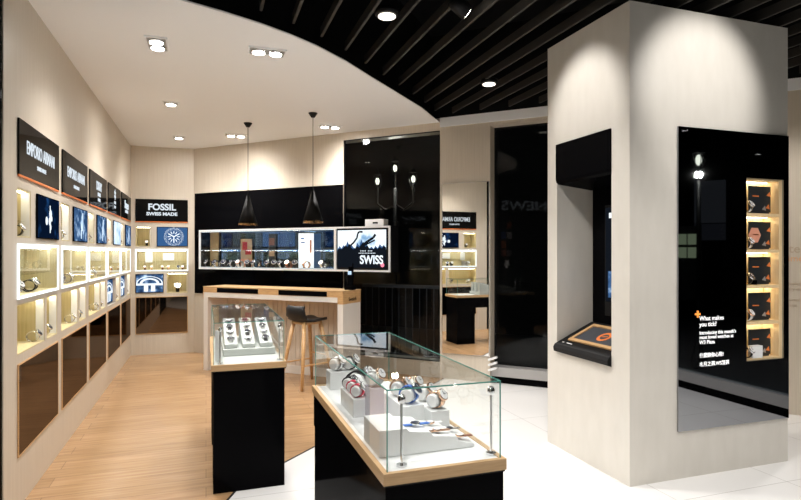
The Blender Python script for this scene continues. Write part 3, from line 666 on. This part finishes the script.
for x, y, z, k_, wh, s in cw:
    rz = .35 + .25*((x*100) % 3)
    stand((x, y, ZD+z), rz, 'white cushion under the watch '+wh, s)
    watch(k_, (x, y, ZD+z), rz, wh+(', near case' if 'near' not in wh else ''), s=s*1.0)
# far case: three sloping ramps on a plate
t = thing('ramp_base', 'grey-white plate under the three ramps in the far case', 'plate', (.11, 4.02, ZD)); box((0, 0, 0), (.345, .56, .045)).obj('plate', PEARL, t, bevel=.002)
for i in range(3):
    rx = .12+.118*i; nm = ('left', 'middle', 'right')[i]
    rp = thing('watch_ramp', 'sloping white leather watch ramp, %s of three in the far case' % nm, 'ramp', (rx, 4.06, ZD+.045))
    L = .50; h0, h1 = .03, .155
    mm = MB(); wv = .088
    mm.add([(0, 0, 0), (wv, 0, 0), (wv, L, 0), (0, L, 0), (0, 0, h0), (wv, 0, h0), (wv, L, h1), (0, L, h1)], [(0, 3, 2, 1), (4, 5, 6, 7), (0, 1, 5, 4), (1, 2, 6, 5), (2, 3, 7, 6), (3, 0, 4, 7)])
    mm.obj('pad', PEARL, rp, bevel=.006)
    for j in range(4):
        yy = .08+.115*j; zz = h0+(h1-h0)*yy/L
        kk = ('steelblue', 'steelwhite', 'black', 'steelwhite')[(i+j) % 4]
        strap, casem, dial = kinds[kk]
        o = flat_watch(rx+wv/2, 4.06+yy, ZD+.045+zz+.001, kk, words[kk]+' lying %s on the %s ramp' % (('lowest', 'second up', 'third up', 'highest')[j], nm), pi/2, .95)
        o.rotation_euler = (0, -math.atan2(h1-h0, L), pi/2); o.scale = (.95, 1.5, 1.5)
        for c in o.children:
            if c.name.startswith('strap'): c.rotation_euler = (0, 0, 0)
t = thing('price_card', 'small white upright card at the left front of the far case', 'card', (.075, 3.85, ZD)); box((-.02, 0, 0), (.02, .006, .20)).obj('card', WHITE, t)
for j in range(3):
    stand((.435, 4.15+.16*j, ZD+.0), -.5, 'white cushion, %s of three along the right side of the far case' % ('front', 'middle', 'rear')[j], 1) if j == 9 else None

# ------------------------------------------------------------------ column kiosk and mirror with shelves
NX0, NX1 = CX+.03, 2.895
ks = thing('kiosk', 'black interactive kiosk recessed in the left face of the column', 'kiosk')
Y0, Y1 = 3.136, 3.759
m = MB(); m.box((CX+.03, Y1, .70), (NX1, Y1+.01, 2.36)); m.box((CX+.03, Y0-.01, .70), (NX1, Y0, 2.36)); m.obj('side_wall', PAINT, ks)
box((NX1, Y0-.01, .70), (NX1+.02, Y1+.01, 2.36)).obj('back_board', BLACK, ks)
hp = [(-.012, 2.06), (-.006, 2.04), (.012, 2.025), (.32, 1.99), (.32, 2.33), (-.012, 2.33)]
hm = MB(); n_ = len(hp); hm.add([(CX+x, Y0, z) for x, z in hp]+[(CX+x, Y1, z) for x, z in hp], [tuple(range(n_)), tuple(range(2*n_-1, n_-1, -1))]+[(i, i+n_, (i+1) % n_+n_, (i+1) % n_) for i in range(n_)])
hm.obj('hood', BLACK, ks)
dp = [(-.03, .745), (-.035, .775), (-.02, .80), (.0, .81), (.32, .955), (.32, .73), (0, .735)]
dm = MB(); n_ = len(dp); dm.add([(CX+x, Y0, z) for x, z in dp]+[(CX+x, Y1, z) for x, z in dp], [tuple(range(n_)), tuple(range(2*n_-1, n_-1, -1))]+[(i, i+n_, (i+1) % n_+n_, (i+1) % n_) for i in range(n_)])
dm.obj('desk', BLACKM, ks)
slope = math.atan2(.145, .32); Md = Matrix.Translation((CX, Y1, .811)) @ Matrix.Rotation(-slope, 4, 'Y') @ Matrix.Rotation(-pi/2, 4, 'Z')
# local of Md: x runs along -Y, y runs up the slope
wf = MB(); 
def dbox(mb, a, b): return mb.box(a, b, Md)
dbox(wf, (.08, .05, 0), (.56, .08, .012)); dbox(wf, (.08, .28, 0), (.56, .31, .012)); dbox(wf, (.08, .08, 0), (.11, .28, .012)); dbox(wf, (.53, .08, 0), (.56, .28, .012)); wf.obj('oak_frame', OAK, ks)
dbox(MB(), (.11, .08, .001), (.53, .28, .004)).obj('pad', mat('slate_pad', (.05, .055, .065), .5), ks)
rg = MB()
for i in range(32):
    a0, a1 = 2*pi*i/32, 2*pi*(i+1)/32; r0, r1 = .035, .06
    rg.add([(.35+r0*cos(a0), .18+r0*sin(a0), .005), (.35+r1*cos(a0), .18+r1*sin(a0), .005), (.35+r1*cos(a1), .18+r1*sin(a1), .005), (.35+r0*cos(a1), .18+r0*sin(a1), .005)], [(0, 1, 2, 3)], Md)
rg.add([(.325, .17, .0052), (.375, .185, .0052), (.375, .195, .0052), (.325, .18, .0052)], [(0, 1, 2, 3)], Md); rg.obj('ring_mark', ORG, ks)
dbox(dbox(MB(), (.10, .012, -.002), (.17, .02, .0015)), (.05, .012, -.002), (.07, .02, .0015)).obj('status_marks', CARDW, ks)
box((NX1-.012, Y0+.05, 1.02), (NX1-.002, 3.60, 1.86)).obj('screen_bezel', BLACKM, ks)
scn = box((NX1-.0135, Y0+.06, 1.13), (NX1-.012, 3.59, 1.84)).obj('screen', SCR_BLK, ks)
sm = MB(); sb = MB()
for (ya, yb, za, zb) in [(3.55, 3.35, 1.76, 1.80), (3.5, 3.3, 1.50, 1.56), (3.48, 3.3, 1.42, 1.47), (3.48, 3.3, 1.60, 1.62)]: sm.box((NX1-.0145, yb, za), (NX1-.0135, ya, zb))
for (ya, yb, za, zb) in [(3.56, 3.2, 1.16, 1.36), (3.50, 3.2, 1.36, 1.41)]: sb.box((NX1-.0145, yb, za), (NX1-.0135, ya, zb))
sm.obj('screen_text', SCR_WHT, ks); sb.obj('screen_picture', SCR_BLUE, ks)

MX0, MX1 = 2.949, 3.955
cm = thing('column_mirror', 'large dark mirror on the right face of the column, with shelf opening', 'mirror', (0, CY, 0))
plate([(3.55, 3.904, .745, 2.02)], MX0, MX1, .315, 2.335, -.012, -.002).obj('glass', DARKMIR, cm)
MT = mat('mirror_lettering', (.9, .9, .9), .5, emit=(1, 1, 1), es=.5)
for (b, z, sz) in [('What makes', 1.044, .042), ('you tick?', 1.004, .042), ("Introducing this month's", .950, .033), ('most loved watches at', .920, .033), ('W3 Plaza', .886, .035), ('什麼讓你心動!', .797, .034), ('本月之選.WS精選', .738, .034)]:
    text(b, sz, (3.128, -.0125, z), MT, cm, bold=.0006, sx=1.0, depth=.0005)
text('+', .085, (3.088, -.0125, 1.058), mat('orange_lettering', (.9, .3, .05), .5, emit=(1, .3, .05), es=.6), cm, bold=.003)
nc = thing('lit_shelf_unit', 'honey wood shelf unit with five lit compartments set in the column mirror', 'shelf', (0, CY, 0))
zs = [.745, 1.005, 1.26, 1.51, 1.765, 2.02]
a, b = 3.551, 3.903
m = MB(); m.box((a, .0, zs[0]+.001), (a+.006, .13, zs[5]-.001)); m.box((b-.03, .0, zs[0]+.001), (b, .13, zs[5]-.001)); m.box((a+.006, .12, zs[0]+.001), (b-.03, .13, zs[5]-.001)); m.obj('box_sides', YELWOOD, nc)
for i in range(6):
    z = zs[i]; t_ = .011 if 0 < i < 5 else .008; zz = z-t_ if i else z+.001
    if i == 5: zz = z-.013
    box((a+.006, -.002 if 0 < i < 5 else 0, zz), (b-.03, .12, zz+2*t_ if 0 < i < 5 else zz+.012)).obj('shelf', YELWOOD, nc)
    if i: box((a+.02, .085, zz-.004), (b-.04, .10, zz)).obj('led_strip', LEDW, nc)
for i in range(5):
    z = zs[i]+.013
    nm = ('bottom', 'second lowest', 'middle', 'second highest', 'top')[i]
    t = thing('display_card', 'dark square card with orange print in the %s compartment of the column shelf' % nm, 'card', (3.735, CY+.045, z+.001))
    box((-.095, 0, .01), (.115, .006, .195)).obj('card', CARDD, t)
    if i == 3: MB().lathe([(.06, 0), (.06, .001)], Matrix.Translation((-.04, 0, .10)) @ Matrix.Rotation(pi/2, 4, 'X'), 6).obj('print', SALMON, t)
    box((-.06, -.001, .10 if i % 2 else .12), (.0, 0, .108 if i % 2 else .128)).obj('print', ORG, t)
    for q, (u, v) in enumerate(((.085, .04), (.05, .03), (.095, .13))):
        MB().prism_xz([(u-.02, v), (u+.02, v-.008), (u+.01, v+.028)], -.001, 0).obj('print', ORG if q != 1 else GREYM, t)
    box((-.08, 0, 0), (.1, .02, .01)).obj('foot', CARDD, t)
    watch(('blackwhite', 'white', 'black', 'steelwhite', 'steelwhite')[i], (3.592, CY+.028, z+.001), .3, 'at the left of the %s compartment of the column shelf' % nm, s=1.35)
t = thing('watch_plinth', 'low white block at the front of the bottom compartment of the column shelf', 'plinth', (3.66, CY+.022, zs[0]+.0135)); box((-.035, -.02, 0), (.06, .02, .085)).obj('block', WHITE, t)
t = thing('watch_plinth', 'round black plinth in the middle compartment of the column shelf', 'plinth', (3.66, CY+.02, zs[2]+.0145)); MB().lathe([(.018, 0), (.018, .03)], None, 20).obj('disc', BLACK, t)

# ------------------------------------------------------------------ street beyond the glass
def street_lamp(loc, rz, zt, label, spread=.335):
    t = thing('street_lamp', label, 'street lamp', (*loc, 0), rz)
    MB().lathe([(.14, -.3), (.10, -.1), (.05, .1), (.035, 1.2), (.03, zt-.35)], None, 16).obj('post', BLACKM, t, smooth=True)
    def lantern(x, z, r=.075):
        l = MB().lathe([(r*.55, z-.13), (r, z-.02), (r*.8, z+.07), (r*.45, z+.09)], Matrix.Translation((x, 0, 0)), 8).obj('lantern', glass('lantern_glass') if 'lantern_glass' not in bpy.data.materials else bpy.data.materials['lantern_glass'], t)
        MB().ball((x, 0, z-.02), r*.42, 10, 1.9).obj('lamp_globe', LANTERN, l, smooth=True); c = MB().lathe([(r*.95, z+.085), (r*.3, z+.14), (.008, z+.2)], Matrix.Translation((x, 0, 0)), 8); c.obj('lantern_cap', BLACKM, l)
        fr_ = MB()
        for i in range(6): fr_.rod((x+r*.55*cos(i*pi/3), r*.55*sin(i*pi/3), z-.13), (x+r*1.0*cos(i*pi/3), r*1.0*sin(i*pi/3), z-.02), .006, n=5); fr_.rod((x+r*cos(i*pi/3), r*sin(i*pi/3), z-.02), (x+r*.8*cos(i*pi/3), r*.8*sin(i*pi/3), z+.08), .006, n=5)
        fr_.obj('lantern_frame', BLACKM, l)
    lantern(0, zt, .075 if spread else .11)
    MB().rod((0, 0, zt-.4), (0, 0, zt-.12), .018).obj('stem', BLACKM, t)
    for s in ((-1, 1) if spread else ()):
        m = MB(); pts = [(0, zt-.62), (s*spread*.5, zt-.72), (s*spread, zt-.6), (s*spread, zt-.34)]
        for p, q in zip(pts, pts[1:]): m.rod((p[0], 0, p[1]), (q[0], 0, q[1]), .016)
        m.obj('arm', BLACKM, t); lantern(s*spread, zt-.2)
    pl = bpy.data.lights.new('lantern_light', 'POINT'); pl.energy = 18; pl.color = (1, .93, .8); pl.shadow_soft_size = .05; lo = bpy.data.objects.new('lantern_light', pl); COL.objects.link(lo); lo.parent = t; lo.location = (0, 0, zt-.25)
    return t
street_lamp((2.99, 9.01), R45, 2.93, 'three-headed street lamp outside the left dark window')
street_lamp((7.3, -1.0), radians(60), 2.97, 'single-headed street lamp outside, seen reflected in the column mirror', 0)
struct(box((-4, -8, -.35), (16, 16, -.3)).obj('ground', mat('asphalt', (.03, .032, .036), .6)))
rl = thing('street_railing', 'dark iron railing outside the left window', 'railing', W45(2.0, 1.6, 0), R45)
m = MB(); m.box((0, 0, .95), (2.0, .04, 1.0)); m.box((0, 0, -.1), (2.0, .04, -.06))
for i in range(17): m.rod((.06+.118*i, .02, -.3), (.06+.118*i, .02, .95), .008, n=6)
m.obj('bars', mat('iron', (.05, .055, .065), .5), rl)
facade = grain('dark_facade', (.004, .004, .005), (.010, .010, .010), .8, 3, (1, 1, 6))
fo = box((-1, 6.0, -.3), (11, 6.3, 7)).obj('street_facade', facade); fo.location = O45; fo.rotation_euler = (0, 0, R45); struct(fo)
fo = box((14, -9, -.3), (14.3, 6, 7)).obj('street_facade', facade); struct(fo)
ss = thing('outdoor_stairs', 'dim stone stairs beyond the narrow right window', 'stairs', W45(5.0, 2.2, -.3), R45); m = MB()
for i in range(9): m.box((0, .35*i, .17*i), (3.4, .35*(i+1), .17*(i+1)))
m.obj('steps', mat('stair_stone', (.10, .105, .11), .7), ss)
hr = thing('stair_handrail', 'black diagonal handrail beside the outdoor stairs', 'railing', W45(4.94, 2.2, -.3), R45); m = MB()
m.rod((0, 0, 1.0), (0, 3.0, 2.5), .03); m.rod((0, 0, .5), (0, 3.0, 2.0), .02)
for i in range(5): m.rod((0, .75*i, 0), (0, .75*i, 1.0+.375*i), .022)
m.obj('rail', mat('iron_black', (.01, .01, .014), .4), hr)
# shop display across the street on the right
du = thing('distant_shop_window', 'dim lit shelves across the street, seen in the column mirror', 'window', (8.5, -2.55, 0), radians(230))
box((-.35, 0, .6), (.35, .05, 2.0)).obj('board', BLACKM, du); m = MB()
for i in range(3):
    for j in range(2, 4): m.box((-.30+.2*i, -.01, .9+.25*j), (-.12+.2*i, 0, 1.1+.25*j))
m.obj('lit_shelves', emis('shop_glow', (.75, .85, .5), .25), du)
bb = thing('distant_billboard', 'dim grey poster board across the street, seen in the column mirror', 'billboard', (9.6, -2.9, 2.1), radians(230))
box((-.28, 0, 0), (.28, .05, .85)).obj('board', emis('dim_poster', (.5, .5, .55), .035), bb); box((-.28, -.01, -.35), (.28, .05, -.02)).obj('lower_board', emis('dimmer_poster', (.5, .5, .6), .02), bb)

# ------------------------------------------------------------------ ceiling lamps
def downlight(x, y, z, label, aims, power, heads=2, angle=100, color=NEUT, rz=0, trim=CEIL, light=True):
    t = thing('ceiling_downlight', label, 'downlight', (x, y, 0), rz, None)
    L = .066*heads
    m = MB()
    for (a, b), (c, d) in [((-L-.01, -.078), (L+.01, -.066)), ((-L-.01, .066), (L+.01, .078)), ((-L-.01, -.066), (-L, .066)), ((L, -.066), (L+.01, .066))]: m.box((a, b, z-.012), (c, d, z-.0005))
    m.obj('trim_frame', trim, t)
    box((-L, -.066, z-.003), (L, .066, z-.0008)).obj('inner_plate', mat('recess_grey', (.5, .49, .47), .5) if 'recess_grey' not in bpy.data.materials else bpy.data.materials['recess_grey'], t)
    for h in range(heads):
        hx = (-.064+.128*h) if heads == 2 else 0
        r = MB().lathe([(.052, z-.022), (.056, z-.006), (.056, z-.003)], Matrix.Translation((hx, 0, 0)), 20).obj('gimbal_ring', STEEL, t, smooth=True)
        MB().lathe([(.046, z-.025), (.046, z-.0222)], Matrix.Translation((hx, 0, 0)), 20).obj('bulb', BULB, t)
    for (hx, ax, ay, az, wq, ang) in aims:
        o = spot(t, (hx, 0, z-.05), (ax-x, ay-y, az), power*wq*K, ang, .95, color, .045)
        o.location = (hx, 0, z-.05)
    return t
SL = [(-.345, 4.587, 2, 'double downlight nearest the camera in the white ceiling'), (.447, 4.493, 2, 'double downlight near the curved ceiling edge'), (-.345, 6.379, 1, 'single downlight in the middle of the left ceiling row'),
      (-.345, 8.22, 1, 'single downlight in front of the back wall'), (.376, 7.835, 2, 'double downlight left of the left pendant cord'), (1.446, 6.903, 2, 'double downlight right of the right pendant')]
wash = [(-.9, 4.2, 0), (.6, 4.4, .8), (-.9, 6.6, 0), (-.5, 8.9, .3), (.25, 8.45, .5), (1.9, 7.0, 1.0)]
pw = [100, 100, 110, 80, 115, 105]
for (x, y, h, l), wsh, pw_ in zip(SL, wash, pw):
    downlight(x, y, ZC, l, [(-.05, x+.15, y-.1, 0, 1.35, 130), (.05, *wsh, .55, 165)], pw_, h, 165, rz=pi/2 if y < 4.6 and x < 0 else 0)
def round_light(x, y, label, aims, power, angle):
    t = thing('ceiling_downlight', label, 'downlight', (x, y, 0))
    MB().lathe([(.075, 3.12), (.085, 3.135), (.085, 3.16)], None, 24).obj('can', BLACKM, t, smooth=True)
    MB().lathe([(.06, 3.112), (.06, 3.119)], None, 24).obj('bulb', emis('soft_bulb', (1, .93, .8), 2.5) if 'soft_bulb' not in bpy.data.materials else bpy.data.materials['soft_bulb'], t)
    for (ax, ay, az) in aims:
        spot(t, (0, 0, 3.09), (ax-x, ay-y, az), power*K, angle, .9, NEUT, .05).location = (0, 0, 3.09)
    return t
round_light(1.172, 3.709, 'round downlight among the slats left of the track spot', [(1.5, 3.7, 0)], 170, 120)
round_light(2.573, 4.888, 'round downlight among the slats behind the column', [(2.9, 4.6, 0)], 200, 120)
round_light(4.55, 3.2, 'round downlight among the slats right of the column', [(4.75, 3.3, 0)], 110, 120)
def track_spot(x, y, label, aim, power, angle, z=3.10):
    t = thing('track_spotlight', label, 'spotlight', (x, y, 0))
    d = (Vector(aim)-Vector((x, y, z))).normalized(); p = Vector((0, 0, z)); q = d.to_track_quat('Z', 'Y').to_matrix().to_4x4()
    MB().lathe([(.045, -.10), (.05, -.06), (.052, .035), (.048, .035)], Matrix.Translation(p) @ q, 20).obj('head', BLACKM, t, smooth=True)
    MB().lathe([(.040, .036), (.040, .038)], Matrix.Translation(p) @ q, 20).obj('bulb', BULB, t)
    MB().rod((0, 0, z+.04), (0, 0, 3.36), .01).obj('stem', BLACKM, t); box((-.12, -.02, 3.36), (.12, .02, 3.39)).obj('track', BLACKM, t)
    o = spot(t, (0, 0, 0), (1, 0, 0), power*K, angle, .7, NEUT, .03); o.location = p+d*.07; o.rotation_euler = d.to_track_quat('-Z', 'Y').to_euler()
    return t
track_spot(1.60, 3.40, 'track spotlight aimed at the left face of the column', (2.565, 3.42, 2.5), 72, 56)
track_spot(3.15, 1.75, 'track spotlight aimed at the right face of the column', (3.15, 2.96, 2.6), 110, 56)
for x, y, p in ((1.6, 2.3, 90), (3.3, 1.6, 90), (.3, 1.2, 90), (-.3, 2.6, 60), (4.3, .2, 80), (1.8, -.8, 80), (3.6, -2, 60)):  # added lamps out of view; their bounce off the floor brightens the ceiling
    track_spot(x, y, 'added out-of-view track spotlight pointing down at the white floor', (x+.1, y+.2, 0), p*1.9, 120)['group'] = 'added track spotlights over the white floor'
